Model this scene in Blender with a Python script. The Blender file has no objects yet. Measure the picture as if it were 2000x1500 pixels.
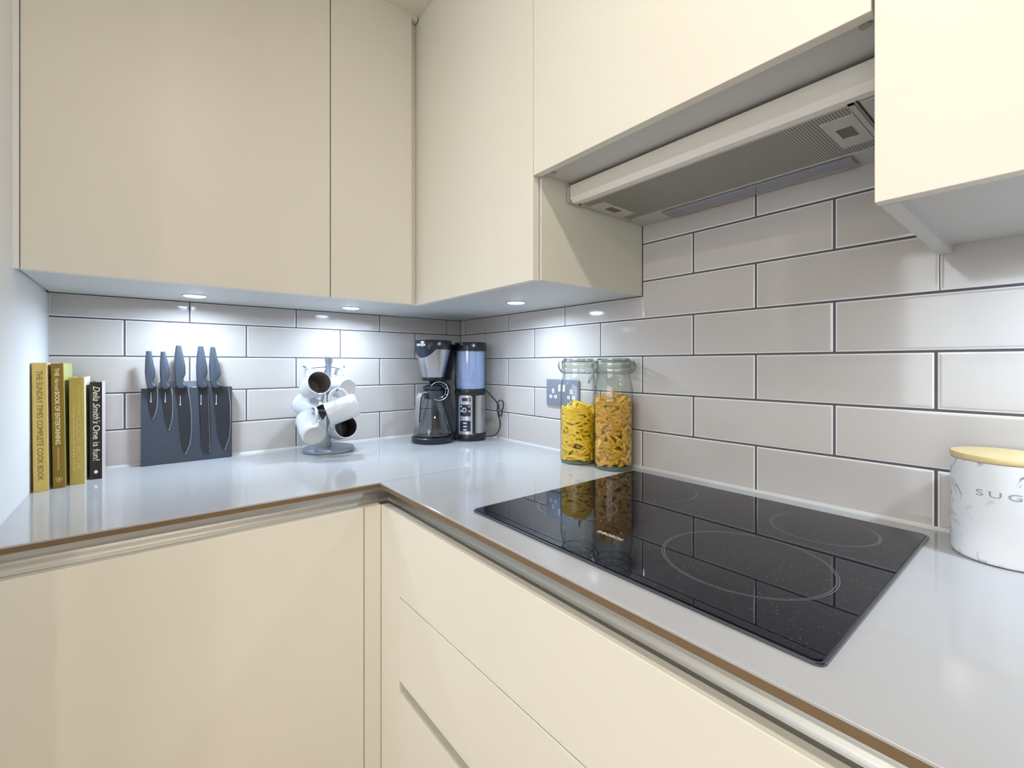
import bpy, bmesh, math, random
from mathutils import Vector, Matrix
random.seed(7)
PI = math.pi
SC = bpy.context.scene
COL = SC.collection
ZR = 1.211                      # height of the middle grout line above the floor
WT = 0.900                      # worktop surface

# ------------------------------------------------------------------ camera
CAMP = Vector((-1.06844, -1.67606, ZR - 0.02267))
YAW = 0.68092
FPX = 881.64
cam_d = bpy.data.cameras.new('camera')
cam_d.sensor_width = 36.0
cam_d.lens = FPX / 2000 * 36.0
cam_d.shift_y = -(750 - 711.47) / 2000
cam_d.clip_start = 0.01
cam = bpy.data.objects.new('camera', cam_d)
cam.location = CAMP
cam.rotation_euler = (PI / 2, 0, -YAW)
COL.objects.link(cam)
SC.camera = cam
# ------------------------------------------------------------------ world and light
w = bpy.data.worlds.new('World'); SC.world = w; w.use_nodes = True
w.node_tree.nodes['Background'].inputs[0].default_value = (0.90, 0.95, 1.0, 1)
w.node_tree.nodes['Background'].inputs[1].default_value = 6.5
SC.view_settings.view_transform = 'Standard'
SC.view_settings.look = 'None'
SC.view_settings.gamma = 1.0
SC.view_settings.use_curve_mapping = False
SC.view_settings.exposure = -0.2
CEIL = 2.285
WARM = (1.0, 0.915, 0.80)
COOL = (0.66, 0.82, 1.0)
CEIL_SPOTS = [(-0.95, -1.50, 5.0), (-0.95, -2.6, 11), (-2.3, -1.3, 11), (-2.3, -2.6, 12)]  # first one casts the panel shadow; the other three are unseen, added as fill
CAB_SPOTS = [(-0.9646, -0.155), (-0.5345, -0.158), (-0.187, -0.608), (-0.185, -1.80)]
CAB_W = 2.7


def area(name, loc, size, power, color, rot=(0, 0, 0), size_y=None, portal=False, spread=PI):
    l = bpy.data.lights.new(name, 'AREA')
    l.energy = power; l.color = color
    l.shape = 'RECTANGLE' if size_y else 'DISK'
    l.size = size
    if size_y: l.size_y = size_y
    l.spread = spread
    if portal: l.cycles.is_portal = True
    o = bpy.data.objects.new(name, l); o.location = loc; o.rotation_euler = rot
    COL.objects.link(o)
    return o


area('fill_window_portal', (-3.59, -2.0, 1.45), 1.3, 1.0, (1, 1, 1), (0, -PI / 2, 0), 2.4, portal=True)  # portal of the added, unseen window that lets in sky fill


# ------------------------------------------------------------------ materials
MATS = {}


def mat(name, col, rough=0.5, metal=0.0, bump=0.0, bscale=40.0, var=0.0, vscale=6.0, spec=0.5,
        emis=None, estr=0.0, coat=0.0, stretch=None, rvar=0.0):
    if name in MATS: return MATS[name]
    m = bpy.data.materials.new(name); m.use_nodes = True
    n = m.node_tree.nodes; l = m.node_tree.links
    b = n['Principled BSDF']
    b.inputs['Base Color'].default_value = (*col, 1)
    b.inputs['Roughness'].default_value = rough
    b.inputs['Metallic'].default_value = metal
    b.inputs['Specular IOR Level'].default_value = spec
    b.inputs['Coat Weight'].default_value = coat
    if emis:
        b.inputs['Emission Color'].default_value = (*emis, 1)
        b.inputs['Emission Strength'].default_value = estr
    tc = n.new('ShaderNodeTexCoord')
    mp = n.new('ShaderNodeMapping'); l.new(tc.outputs['Object'], mp.inputs[0])
    if stretch: mp.inputs['Scale'].default_value = stretch
    t = n.new('ShaderNodeTexNoise'); t.inputs['Scale'].default_value = vscale; t.inputs['Detail'].default_value = 3
    l.new(mp.outputs[0], t.inputs['Vector'])
    mx = n.new('ShaderNodeMix'); mx.data_type = 'RGBA'
    v = max(var, 0.012)
    mx.inputs[6].default_value = (*[c * (1 - v) for c in col], 1)
    mx.inputs[7].default_value = (*[min(1, c * (1 + v)) for c in col], 1)
    l.new(t.outputs[0], mx.inputs[0]); l.new(mx.outputs[2], b.inputs['Base Color'])
    if rvar:
        mr = n.new('ShaderNodeMapRange'); mr.inputs[3].default_value = rough - rvar; mr.inputs[4].default_value = rough + rvar
        l.new(t.outputs[0], mr.inputs[0]); l.new(mr.outputs[0], b.inputs['Roughness'])
    if bump:
        t2 = n.new('ShaderNodeTexNoise'); t2.inputs['Scale'].default_value = bscale; t2.inputs['Detail'].default_value = 2
        l.new(mp.outputs[0], t2.inputs['Vector'])
        bp = n.new('ShaderNodeBump'); bp.inputs['Strength'].default_value = bump; bp.inputs['Distance'].default_value = 0.002
        l.new(t2.outputs[0], bp.inputs['Height']); l.new(bp.outputs[0], b.inputs['Normal'])
    MATS[name] = m
    return m


def thin_glass(name, tint, fac=0.10, rough=0.02):
    m = bpy.data.materials.new(name); m.use_nodes = True
    n = m.node_tree.nodes; l = m.node_tree.links
    n.remove(n['Principled BSDF'])
    out = n['Material Output']
    tr = n.new('ShaderNodeBsdfTransparent'); tr.inputs[0].default_value = (*tint, 1)
    gl = n.new('ShaderNodeBsdfGlossy'); gl.inputs['Roughness'].default_value = rough
    lw = n.new('ShaderNodeFresnel'); geo = n.new('ShaderNodeNewGeometry'); ir = n.new('ShaderNodeMapRange'); ir.inputs[3].default_value = 1.5; ir.inputs[4].default_value = 1 / 1.5
    l.new(geo.outputs['Backfacing'], ir.inputs[0]); l.new(ir.outputs[0], lw.inputs[0])
    mr = n.new('ShaderNodeMapRange'); mr.inputs[1].default_value = 0; mr.inputs[2].default_value = 1
    mr.inputs[3].default_value = fac * 0.3; mr.inputs[4].default_value = 0.9
    l.new(lw.outputs[0], mr.inputs[0])
    fa = n.new('ShaderNodeLayerWeight'); fa.inputs[0].default_value = 0.5
    pw = n.new('ShaderNodeMath'); pw.operation = 'POWER'; pw.inputs[1].default_value = 3.5; l.new(fa.outputs['Facing'], pw.inputs[0])
    ec = n.new('ShaderNodeMix'); ec.data_type = 'RGBA'; ec.inputs[6].default_value = (*tint, 1); ec.inputs[7].default_value = (*[c ** 3 * 0.32 for c in tint], 1)
    l.new(pw.outputs[0], ec.inputs[0]); l.new(ec.outputs[2], tr.inputs[0])
    mx = n.new('ShaderNodeMixShader'); l.new(mr.outputs[0], mx.inputs[0])
    l.new(tr.outputs[0], mx.inputs[1]); l.new(gl.outputs[0], mx.inputs[2]); l.new(mx.outputs[0], out.inputs[0])
    MATS[name] = m
    return m


def s2l(r, g, b):
    f = lambda c: (c / 255 / 12.92) if c / 255 <= 0.04045 else ((c / 255 + 0.055) / 1.055) ** 2.4
    return (f(r), f(g), f(b))


M_CREAM = mat('cream_lacquer', s2l(232, 228, 217), 0.42, bump=0.02, bscale=250, var=0.01)
M_CREAM_EDGE = M_CREAM
M_CARC = mat('carcass_melamine', s2l(206, 207, 206), 0.38, var=0.01)
M_DARK = mat('dark_gap', s2l(60, 50, 38), 0.8)
M_WALL = mat('white_wall_paint', s2l(240, 241, 242), 0.7, bump=0.05, bscale=180)
M_CEIL = mat('ceiling_paint', s2l(232, 228, 214), 0.8)
M_GROUT = mat('grey_grout', s2l(88, 85, 90), 0.85, bump=0.2, bscale=600, var=0.1, vscale=80)
M_ALU = mat('brushed_aluminium', s2l(196, 194, 188), 0.42, metal=1.0, var=0.02)
M_EDGE = mat('worktop_edge_shade', s2l(116, 96, 72), 0.45, var=0.12, vscale=60)  # same stone as the slab, with the front edge's shade painted in
M_SIL = mat('silicone_bead', s2l(196, 196, 192), 0.35)
M_CHROME = mat('chrome', s2l(225, 228, 232), 0.08, metal=1.0)
M_STEEL = mat('brushed_steel', s2l(190, 192, 196), 0.26, metal=1.0, var=0.04, stretch=(40, 40, 1), vscale=12)
M_BLACK = mat('black_plastic', s2l(30, 34, 42), 0.32)
M_WHITEP = mat('white_plastic', s2l(235, 236, 238), 0.35)


def worktop_mat():
    m = mat('pale_grey_stone', s2l(178, 178, 180), 0.10, var=0.03, vscale=9, rvar=0.03, spec=0.6)
    n = m.node_tree.nodes; l = m.node_tree.links; b = n['Principled BSDF']
    tc = n.new('ShaderNodeTexCoord'); mp = n.new('ShaderNodeMapping'); mp.inputs['Scale'].default_value = (1.2, 14, 1)
    mp.inputs['Rotation'].default_value = (0, 0, 0.06)
    l.new(tc.outputs['Object'], mp.inputs[0])
    t = n.new('ShaderNodeTexNoise'); t.inputs['Scale'].default_value = 5; t.inputs['Detail'].default_value = 8
    l.new(mp.outputs[0], t.inputs['Vector'])
    mr = n.new('ShaderNodeMapRange'); mr.inputs[1].default_value = 0.35; mr.inputs[2].default_value = 0.7
    mr.inputs[3].default_value = 0.06; mr.inputs[4].default_value = 0.12
    l.new(t.outputs[0], mr.inputs[0]); l.new(mr.outputs[0], b.inputs['Roughness'])
    sp = n.new('ShaderNodeTexNoise'); sp.inputs['Scale'].default_value = 420; sp.inputs['Detail'].default_value = 1
    l.new(tc.outputs['Object'], sp.inputs['Vector'])
    bp = n.new('ShaderNodeBump'); bp.inputs['Strength'].default_value = 0.004; bp.inputs['Distance'].default_value = 0.0005
    l.new(sp.outputs[0], bp.inputs['Height']); l.new(bp.outputs[0], b.inputs['Normal'])
    return m


M_TOP = worktop_mat()


def tile_mat():
    m = mat('glazed_tile', s2l(190, 184, 180), 0.08, spec=0.55, bump=0.12, bscale=9, var=0.03, vscale=7, coat=0.0)
    n = m.node_tree.nodes; l = m.node_tree.links; b = n['Principled BSDF']
    oi = n.new('ShaderNodeObjectInfo')
    mx = next(x for x in n if x.bl_idname == 'ShaderNodeMix')
    hsv = n.new('ShaderNodeHueSaturation')
    mr = n.new('ShaderNodeMapRange'); mr.inputs[3].default_value = 0.955; mr.inputs[4].default_value = 1.04
    l.new(oi.outputs['Random'], mr.inputs[0]); l.new(mr.outputs[0], hsv.inputs['Value'])
    l.new(mx.outputs[2], hsv.inputs['Color']); l.new(hsv.outputs[0], b.inputs['Base Color'])
    return m


M_TILE = tile_mat()
M_TILE_EDGE = mat('tile_glaze_rim', s2l(228, 226, 224), 0.15, spec=0.6)


def hob_mat():
    m = mat('black_ceramic_glass', (0.005, 0.005, 0.011), 0.03, spec=0.36)
    n = m.node_tree.nodes; l = m.node_tree.links; b = n['Principled BSDF']
    tc = n.new('ShaderNodeTexCoord')
    v = n.new('ShaderNodeTexVoronoi'); v.inputs['Scale'].default_value = 170
    l.new(tc.outputs['Object'], v.inputs['Vector'])
    r = n.new('ShaderNodeValToRGB'); r.color_ramp.elements[0].position = 0.06; r.color_ramp.elements[1].position = 0.14
    r.color_ramp.elements[0].color = (0.16, 0.16, 0.17, 1); r.color_ramp.elements[1].color = (0.005, 0.005, 0.011, 1)
    l.new(v.outputs['Distance'], r.inputs[0]); l.new(r.outputs[0], b.inputs['Base Color'])
    return m


M_HOB = hob_mat()


def mesh_filter_mat():
    m = mat('perforated_filter', s2l(150, 148, 140), 0.4, metal=0.6)
    n = m.node_tree.nodes; l = m.node_tree.links; b = n['Principled BSDF']
    tc = n.new('ShaderNodeTexCoord')
    v = n.new('ShaderNodeTexVoronoi'); v.inputs['Scale'].default_value = 230; v.inputs['Randomness'].default_value = 0.0
    l.new(tc.outputs['Object'], v.inputs['Vector'])
    r = n.new('ShaderNodeValToRGB'); r.color_ramp.elements[0].position = 0.32; r.color_ramp.elements[1].position = 0.45
    r.color_ramp.elements[0].color = (*s2l(95, 92, 84), 1); r.color_ramp.elements[1].color = (*s2l(196, 194, 188), 1)
    l.new(v.outputs['Distance'], r.inputs[0]); l.new(r.outputs[0], b.inputs['Base Color'])
    return m


M_FILTER = mesh_filter_mat()


# ------------------------------------------------------------------ mesh helpers
def link(name, me, m=None, parent=None, **props):
    o = bpy.data.objects.new(name, me)
    if m is not None and me is not None and not me.materials: me.materials.append(m)
    COL.objects.link(o)
    if parent is not None: o.parent = parent
    for k, v in props.items(): o[k] = v
    return o


def fin(bm, name, smooth=False, angle=None):
    me = bpy.data.meshes.new(name)
    bmesh.ops.recalc_face_normals(bm, faces=bm.faces)
    bm.to_mesh(me); bm.free()
    if smooth:
        for p in me.polygons: p.use_smooth = True
        if angle is not None:
            me.set_sharp_from_angle(angle=math.radians(angle))
    return me


def obox(bm, x0, x1, y0, y1, z0, z1, mi=0):
    vs = [bm.verts.new((x, y, z)) for x in (x0, x1) for y in (y0, y1) for z in (z0, z1)]
    fs = [(0, 1, 3, 2), (4, 6, 7, 5), (0, 4, 5, 1), (2, 3, 7, 6), (0, 2, 6, 4), (1, 5, 7, 3)]
    for f in fs:
        q = bm.faces.new([vs[i] for i in f]); q.material_index = mi
    return vs


def box(name, x0, x1, y0, y1, z0, z1, m, parent=None, bev=0.0, seg=2, org=None, **props):
    """box given in world coordinates; org = the parent's location"""
    bm = bmesh.new(); o = org or (0, 0, 0)
    obox(bm, min(x0, x1) - o[0], max(x0, x1) - o[0], min(y0, y1) - o[1], max(y0, y1) - o[1], min(z0, z1) - o[2], max(z0, z1) - o[2])
    if bev: bmesh.ops.bevel(bm, geom=bm.edges[:], offset=bev, segments=seg, affect='EDGES', profile=0.5)
    return link(name, fin(bm, name), m, parent, **props)


def lathe(name, prof, m, parent=None, seg=40, smooth=True, ang=40, **props):
    bm = bmesh.new(); rings = []
    for r, z in prof:
        if r < 1e-6: rings.append([bm.verts.new((0, 0, z))])
        else: rings.append([bm.verts.new((r * math.cos(2 * PI * i / seg), r * math.sin(2 * PI * i / seg), z)) for i in range(seg)])
    for a, b in zip(rings[:-1], rings[1:]):
        for i in range(seg):
            j = (i + 1) % seg
            if len(a) == 1 and len(b) == 1: continue
            if len(a) == 1: bm.faces.new((a[0], b[j], b[i]))
            elif len(b) == 1: bm.faces.new((a[i], a[j], b[0]))
            else: bm.faces.new((a[i], a[j], b[j], b[i]))
    return link(name, fin(bm, name, smooth, ang), m, parent, **props)


def tube_bm(bm, pts, r, seg=8, closed=False, flat=None):
    pts = [Vector(p) for p in pts]; n = len(pts); rings = []
    up = Vector((0, 0, 1)); prev = None
    for i, p in enumerate(pts):
        if closed: t = pts[(i + 1) % n] - pts[i - 1]
        else: t = pts[min(i + 1, n - 1)] - pts[max(i - 1, 0)]
        t.normalize()
        if prev is None:
            a = t.cross(up)
            if a.length < 0.1: a = t.cross(Vector((1, 0, 0)))
        else: a = prev - t * prev.dot(t)
        a.normalize(); prev = a; b = t.cross(a)
        rr = r[i] if isinstance(r, (list, tuple)) else r
        fb = flat or 1.0
        rings.append([bm.verts.new(p + (a * math.cos(2 * PI * k / seg) + b * fb * math.sin(2 * PI * k / seg)) * rr) for k in range(seg)])
    rng = range(n) if closed else range(n - 1)
    for i in rng:
        A = rings[i]; B = rings[(i + 1) % n]
        for k in range(seg): bm.faces.new((A[k], A[(k + 1) % seg], B[(k + 1) % seg], B[k]))
    if not closed:
        bm.faces.new(rings[0]); bm.faces.new(rings[-1][::-1])


def tube(name, pts, r, m, parent=None, seg=8, closed=False, flat=None, **props):
    bm = bmesh.new(); tube_bm(bm, pts, r, seg, closed, flat)
    return link(name, fin(bm, name, True, 60), m, parent, **props)


def ring_pts(c, u, v, r, n=32, r2=None):
    c = Vector(c); u = Vector(u); v = Vector(v)
    return [c + u * r * math.cos(2 * PI * i / n) + v * (r2 or r) * math.sin(2 * PI * i / n) for i in range(n)]


def extrude_poly(name, pts, f, t, m, parent=None, bev=0.0, **props):
    """pts 2D polygon; f maps (a,b,depth)->xyz, depth 0..t"""
    bm = bmesh.new()
    A = [bm.verts.new(f(a, b, 0)) for a, b in pts]; B = [bm.verts.new(f(a, b, t)) for a, b in pts]
    fa = bm.faces.new(A); fb = bm.faces.new(B[::-1]); n = len(pts)
    for i in range(n): bm.faces.new((A[i], B[i], B[(i + 1) % n], A[(i + 1) % n]))
    if bev:
        es = [e for e in fa.edges] + [e for e in fb.edges]
        bmesh.ops.bevel(bm, geom=list(set(es)), offset=bev, segments=2, affect='EDGES')
    bmesh.ops.triangulate(bm, faces=[q for q in bm.faces if len(q.verts) > 4])
    return link(name, fin(bm, name, bev > 0, 40), m, parent, **props)


def rrect(x0, x1, y0, y1, r, n=5):
    P = []
    for cx, cy, a0 in ((x1 - r, y1 - r, 0), (x0 + r, y1 - r, 90), (x0 + r, y0 + r, 180), (x1 - r, y0 + r, 270)):
        for i in range(n + 1):
            a = math.radians(a0 + 90 * i / n); P.append((cx + r * math.cos(a), cy + r * math.sin(a)))
    return P


def text(name, body, size, f, m, parent=None, shear=0.0, ext=0.0002, align='LEFT', squeeze=1.0, length=None, offset=0.0, space=1.0, **props):
    """f maps (a,b,c) -> xyz: a reading direction, b letter up, c outwards"""
    cu = bpy.data.curves.new(name, 'FONT'); cu.body = body; cu.size = size; cu.shear = shear
    cu.extrude = ext; cu.align_x = align; cu.offset = offset; cu.space_character = space; cu.resolution_u = 3
    to = bpy.data.objects.new(name + '_tmp', cu); COL.objects.link(to)
    dg = bpy.context.evaluated_depsgraph_get(); dg.update()
    me = bpy.data.meshes.new_from_object(to.evaluated_get(dg))
    bpy.data.objects.remove(to); bpy.data.curves.remove(cu)
    xs = [v.co.x for v in me.vertices]; mn, mxx = min(xs), max(xs)
    k = squeeze if length is None else length / (mxx - mn)
    for v in me.vertices:
        v.co = Vector(f((v.co.x - (mn if align == 'LEFT' else 0)) * k, v.co.y, v.co.z + ext))
    me.materials.clear()
    return link(name, me, m, parent, **props)


def thing(name, label, cat, loc=(0, 0, 0), rotz=0, group=None):
    o = bpy.data.objects.new(name, None); o.empty_display_size = 0.02
    COL.objects.link(o); o.location = loc; o.rotation_euler = (0, 0, rotz)
    o['label'] = label; o['category'] = cat
    if group: o['group'] = group
    return o


def ray(px, py, d):
    """a point d metres deep seen at a pixel of the photograph, for measuring where things stand"""
    fw = Vector((math.sin(YAW), math.cos(YAW), 0)); rt = Vector((math.cos(YAW), -math.sin(YAW), 0))
    return CAMP + (fw + rt * ((px - 1000) / FPX) + Vector((0, 0, 1)) * ((711.47 - py) / FPX)) * d


def on_plane(ax, v, px, py):
    d = ray(px, py, 1.0) - CAMP; t = (v - CAMP[ax]) / d[ax]
    return CAMP + d * t


# ------------------------------------------------------------------ room shell
WL = -1.271   # face of the left wall
G = 0.0013    # grout face behind tile face
box('floor', -3.7, 0.1, -4.3, 0.1, -0.1, 0.0, mat('floor_boards', s2l(176, 150, 118), 0.4, var=0.15, stretch=(2, 14, 1)), kind='structure')
box('ceiling', -3.7, 0.1, -4.3, 0.1, CEIL, CEIL + 0.1, M_CEIL, kind='structure')
wr = box('wall_right', G, 0.1, -4.2, 0.1, 0, CEIL, M_GROUT, kind='structure')
box('wall_back_left', -3.6, -1.39, G, 0.1, 0, CEIL, M_WALL, kind='structure')
wb = box('wall_back', -1.39, G, G, 0.1, 0, CEIL, M_GROUT, kind='structure')
box('wall_left', WL - 0.12, WL, -0.78, G, 0, CEIL, M_WALL, kind='structure')
box('wall_front', -3.7, 0.1, -4.3, -4.2, 0, CEIL, M_WALL, kind='structure')
bm = bmesh.new()
obox(bm, -3.7, -3.6, -4.2, -3.2, 0, CEIL); obox(bm, -3.7, -3.6, -0.8, 0.1, 0, CEIL)
obox(bm, -3.7, -3.6, -3.2, -0.8, 0, 0.8); obox(bm, -3.7, -3.6, -3.2, -0.8, 2.1, CEIL)
link('wall_far_left', fin(bm, 'wall_far_left'), M_WALL, kind='structure')
wn = bpy.data.objects.new('fill_window_1', None); COL.objects.link(wn); wn['kind'] = 'structure'; wn.location = (-3.65, -2.0, 0.8); wn.rotation_euler = (0, 0, PI / 2)  # unseen window, added to let sky light onto the right-hand cabinets
bm = bmesh.new()
for a in ((-1.2, -1.15, 0, 1.3), (1.15, 1.2, 0, 1.3), (-0.025, 0.025, 0.05, 1.25), (-1.2, 1.2, 0, 0.05), (-1.2, 1.2, 1.25, 1.3)):
    obox(bm, a[0], a[1], -0.03, 0.03, a[2], a[3])
link('fill_window_frame', fin(bm, 'fill_window_frame'), M_WHITEP, wn)
PANE = thin_glass('fill_window_glass', (0.98, 0.99, 0.99), 0.05)
for sx in (-1, 1):
    bm = bmesh.new(); obox(bm, min(0.025 * sx, 1.15 * sx), max(0.025 * sx, 1.15 * sx), -0.003, 0.003, 0.05, 1.25)
    link('pane', fin(bm, 'pane'), PANE, wn)

# tiles: each one a child of its wall; rim rises to a cushioned face
TW, TH, GR = 0.2992, 0.103, 0.0047
tile_cache = {}


def tile_mesh(wd, ht, bl=True, br=True):
    key = (round(wd, 4), round(ht, 4))
    if key in tile_cache: return tile_cache[key]
    bm = bmesh.new(); e = 0.0022; e2 = 0.0050; d = G
    L = []
    for ins, yy in ((0, 0.0), (0, -d + 0.0007), (e, -d + 0.0002), (e2, -d)):
        L.append([bm.verts.new(p) for p in ((-wd / 2 + ins, yy, -ht / 2 + ins), (wd / 2 - ins, yy, -ht / 2 + ins),
                                            (wd / 2 - ins, yy, ht / 2 - ins), (-wd / 2 + ins, yy, ht / 2 - ins))])
    for k, (A, B) in enumerate(zip(L[:-1], L[1:])):
        for i in range(4):
            f = bm.faces.new((A[i], A[(i + 1) % 4], B[(i + 1) % 4], B[i]))
            f.material_index = 1 if k in (0, 1) else 0
    bm.faces.new(L[-1]); bm.faces.new(L[0][::-1])
    me = fin(bm, 'tile'); me.materials.append(M_TILE); me.materials.append(M_TILE_EDGE)
    tile_cache[key] = me
    return me


def lay_tiles(wall, offs, length, rowspec, rotz, place, a0=0.0014):
    for j, zt in rowspec:
        par = (j % 2)
        k0 = offs[par]
        edges = [a0] + [p for p in [k0 + i * TW for i in range(-2, 12)] if a0 + 0.012 < p < length - 0.012] + [length]
        z0 = ZR + j * TH + GR / 2; z1 = min(ZR + (j + 1) * TH - GR / 2, zt)
        for a, b in zip(edges[:-1], edges[1:]):
            a_ = a + GR / 2 if a > a0 else a; b_ = b - GR / 2 if b < length else b
            me = tile_mesh(b_ - a_, z1 - z0)
            o = bpy.data.objects.new('tile', me); COL.objects.link(o); o.parent = wall
            o.location = place((a_ + b_) / 2, (z0 + z1) / 2)
            o.rotation_euler = (math.radians(random.uniform(-.12, .12)), 0, rotz + math.radians(random.uniform(-.08, .08)))


UB = ZR + 0.165      # underside of wall cabinets
HB = ZR + 0.358      # underside of hood
# right wall: odd rows joint at k odd, even rows at k even
R0 = 0.1836; Hs = TW / 2
rows_low = [(j, UB + 0.01) for j in (-3, -2, -1, 0, 1)]
lay_tiles(wr, {0: R0 - Hs * 2, 1: R0 - Hs * 1}, 2.43, [(j, 9) for j in (-3, -2, -1, 0)], -PI / 2, lambda a, z: (G, -a, z))
# row 1 .. 3, the band under hood is open to the hood
lay_tiles(wr, {1: R0 - Hs * 1, 0: R0}, 0.9325, [(1, UB - 0.001)], -PI / 2, lambda a, z: (G, -a, z))
OFF = {1: R0 + Hs * 5 - 0.9325 + 0.0, 0: R0 + Hs * 6 - 0.9325}
lay_tiles(wr, {1: R0 + Hs * 5, 0: R0 + Hs * 6}, 1.534, [(1, 9), (2, 9), (3, HB + 0.004)], -PI / 2, lambda a, z: (G, -a, z), a0=0.934)
lay_tiles(wr, {1: R0 + Hs * 9, 0: R0}, 2.43, [(1, 9)], -PI / 2, lambda a, z: (G, -a, z), a0=1.5355)
# back wall: odd row joints at even k
L0 = 0.0688
lay_tiles(wb, {1: L0, 0: L0 + Hs}, 1.2655, [(j, UB - 0.001) for j in (-3, -2, -1, 0, 1)], 0, lambda a, z: (-a, G, z))
# metal edge trim and silicone
box('trim_1', WL, WL + 0.005, -0.001, G, WT + 0.004, UB, M_CHROME, kind='structure')


def bead(name, p0, p1, nrm):
    bm = bmesh.new(); p0 = Vector(p0); p1 = Vector(p1); n = Vector(nrm); prof = [(0, 0), (0.0045, 0), (0.002, 0.003), (0, 0.006)]
    A = [bm.verts.new(p0 + n * a + Vector((0, 0, b))) for a, b in prof]; B = [bm.verts.new(p1 + n * a + Vector((0, 0, b))) for a, b in prof]
    for i in range(4): bm.faces.new((A[i], A[(i + 1) % 4], B[(i + 1) % 4], B[i]))
    bm.faces.new(A); bm.faces.new(B[::-1])
    link(name, fin(bm, name), M_SIL, kind='structure')


bead('trim_2', (WL, 0, WT), (0, 0, WT), (0, -1, 0))
bead('trim_3', (0, -0.004, WT), (0, -2.4, WT), (-1, 0, 0))

# ------------------------------------------------------------------ worktops
XF, YF = -0.626, -0.617


def slab(name, x0, x1, y0, y1, label, edge):
    o = (0.5 * (x0 + x1), 0.5 * (y0 + y1), WT - 0.012)
    t = thing(name, label, 'worktop', o)
    box('slab', x0, x1, y0, y1, WT - 0.0125, WT, M_TOP, t, bev=0.0009, seg=2, org=o)
    e = edge
    box('shaded_edge', *e, WT - 0.0125, WT - 0.0032, M_EDGE, t, org=o, label='front edge with brown shade painted in')  # thin strip carrying the painted shade of the front edge
    return t


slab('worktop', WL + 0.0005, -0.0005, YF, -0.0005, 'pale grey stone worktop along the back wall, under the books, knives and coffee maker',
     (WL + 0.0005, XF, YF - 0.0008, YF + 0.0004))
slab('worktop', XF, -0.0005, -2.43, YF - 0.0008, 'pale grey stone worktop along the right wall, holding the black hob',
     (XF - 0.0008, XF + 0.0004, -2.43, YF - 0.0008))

o_ = (0.5 * (XF - 0.0005), 0.5 * (-2.43 + YF - 0.0008), WT - 0.012)
box('joint_line', XF + 0.0005, -0.40, YF - 0.0011, YF + 0.0003, WT - 0.004, WT + 0.00012, mat('joint_sealant', s2l(120, 122, 128), 0.6), bpy.data.objects['worktop.001'], org=o_)

# ------------------------------------------------------------------ wall cabinets
DT = ZR + 1.060    # door tops
FYL, FXR = -0.380, -0.400


def door(t, org, x0, x1, y0, y1, z0, z1, name='door'):
    return box(name, x0, x1, y0, y1, z0, z1, M_CREAM, t, bev=0.0009, seg=2, org=org)


# A: by the left wall
def cab(label, x0, x1, y0, y1, z0, z1, bot=0.0, sides=None):
    org = (0.5 * (x0 + x1), 0.5 * (y0 + y1), z0)
    t = thing('wall_cabinet', label, 'cabinet', org)
    box('carcass', x0, x1, y0, y1, z0, z1, M_CARC, t, bev=0.0006, org=org)
    return t, org


tA, oA = cab('wide cream handleless wall cabinet against the left wall, above the books and knives', -1.2655, -0.6690, -0.3600, -0.0005, UB + 0.002, DT - 0.002)
door(tA, oA, -1.2608, -0.6710, FYL, FYL + 0.0185, UB, DT)
tB, oB = cab('narrow cream handleless wall cabinet above the mug tree, next to the inner corner', -0.6680, -0.4000, -0.3600, -0.0005, UB + 0.002, DT - 0.002)
door(tB, oB, -0.6682, -0.4225, FYL, FYL + 0.0185, UB, DT)
box('corner_post', -0.4235, -0.3995, -0.3612, -0.3602, UB, DT, M_CREAM, tB, bev=0.001, org=oB)
tC, oC = cab('tall cream wall cabinet with side panel, above the pasta jars and coffee maker', -0.3790, -0.0005, -0.9290, -0.3620, UB + 0.002, DT - 0.002)
box('carcass', -0.3990, -0.0005, -0.3615, -0.0005, UB + 0.002, DT - 0.002, M_CARC, tC, org=oC)
door(tC, oC, FXR, FXR + 0.0185, -0.9245, -0.3625, UB, DT)
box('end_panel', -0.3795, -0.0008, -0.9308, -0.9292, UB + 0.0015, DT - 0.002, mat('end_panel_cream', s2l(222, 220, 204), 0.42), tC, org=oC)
# hood cabinet
org = (-0.2, -1.231, ZR + 0.4)
tH = thing('wall_cabinet', 'short cream wall cabinet above the built-in extractor hood', 'cabinet', org)
box('carcass', -0.3790, -0.0005, -1.5325, -0.9312, ZR + 0.4035, DT - 0.002, M_CARC, tH, bev=0.0006, org=org)
door(tH, org, FXR, FXR + 0.0185, -1.5280, -0.9265, ZR + 0.397, DT)
for yy in (-0.955, -1.515):
    bm = bmesh.new(); bmesh.ops.create_cone(bm, cap_ends=True, segments=16, radius1=0.007, radius2=0.007, depth=0.0016)
    o = link('cover_cap', fin(bm, 'cover_cap'), mat('cap_grey', s2l(170, 168, 162), 0.5), tH)
    o.location = Vector((-0.366, yy, ZR + 0.4028)) - Vector(org)
# right cabinet
org = (-0.2, -1.83, UB)
tR = thing('wall_cabinet', 'cream wall cabinet right of the extractor hood, above the sugar canister', 'cabinet', org)
bm = bmesh.new()
for b in ((-0.379, -0.0005, -1.5512, -1.5335, UB + 0.002, DT - 0.002), (-0.379, -0.0005, -2.1320, -2.1140, UB + 0.002, DT - 0.002),
          (-0.379, -0.0005, -2.1140, -1.5512, UB + 0.016, DT - 0.002)):
    obox(bm, b[0] - org[0], b[1] - org[0], b[2] - org[1], b[3] - org[1], b[4] - org[2], b[5] - org[2])
link('carcass', fin(bm, 'carcass'), M_CARC, tR)
door(tR, org, FXR, FXR + 0.0185, -2.1310, -1.5312, UB + 0.003, DT)
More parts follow.
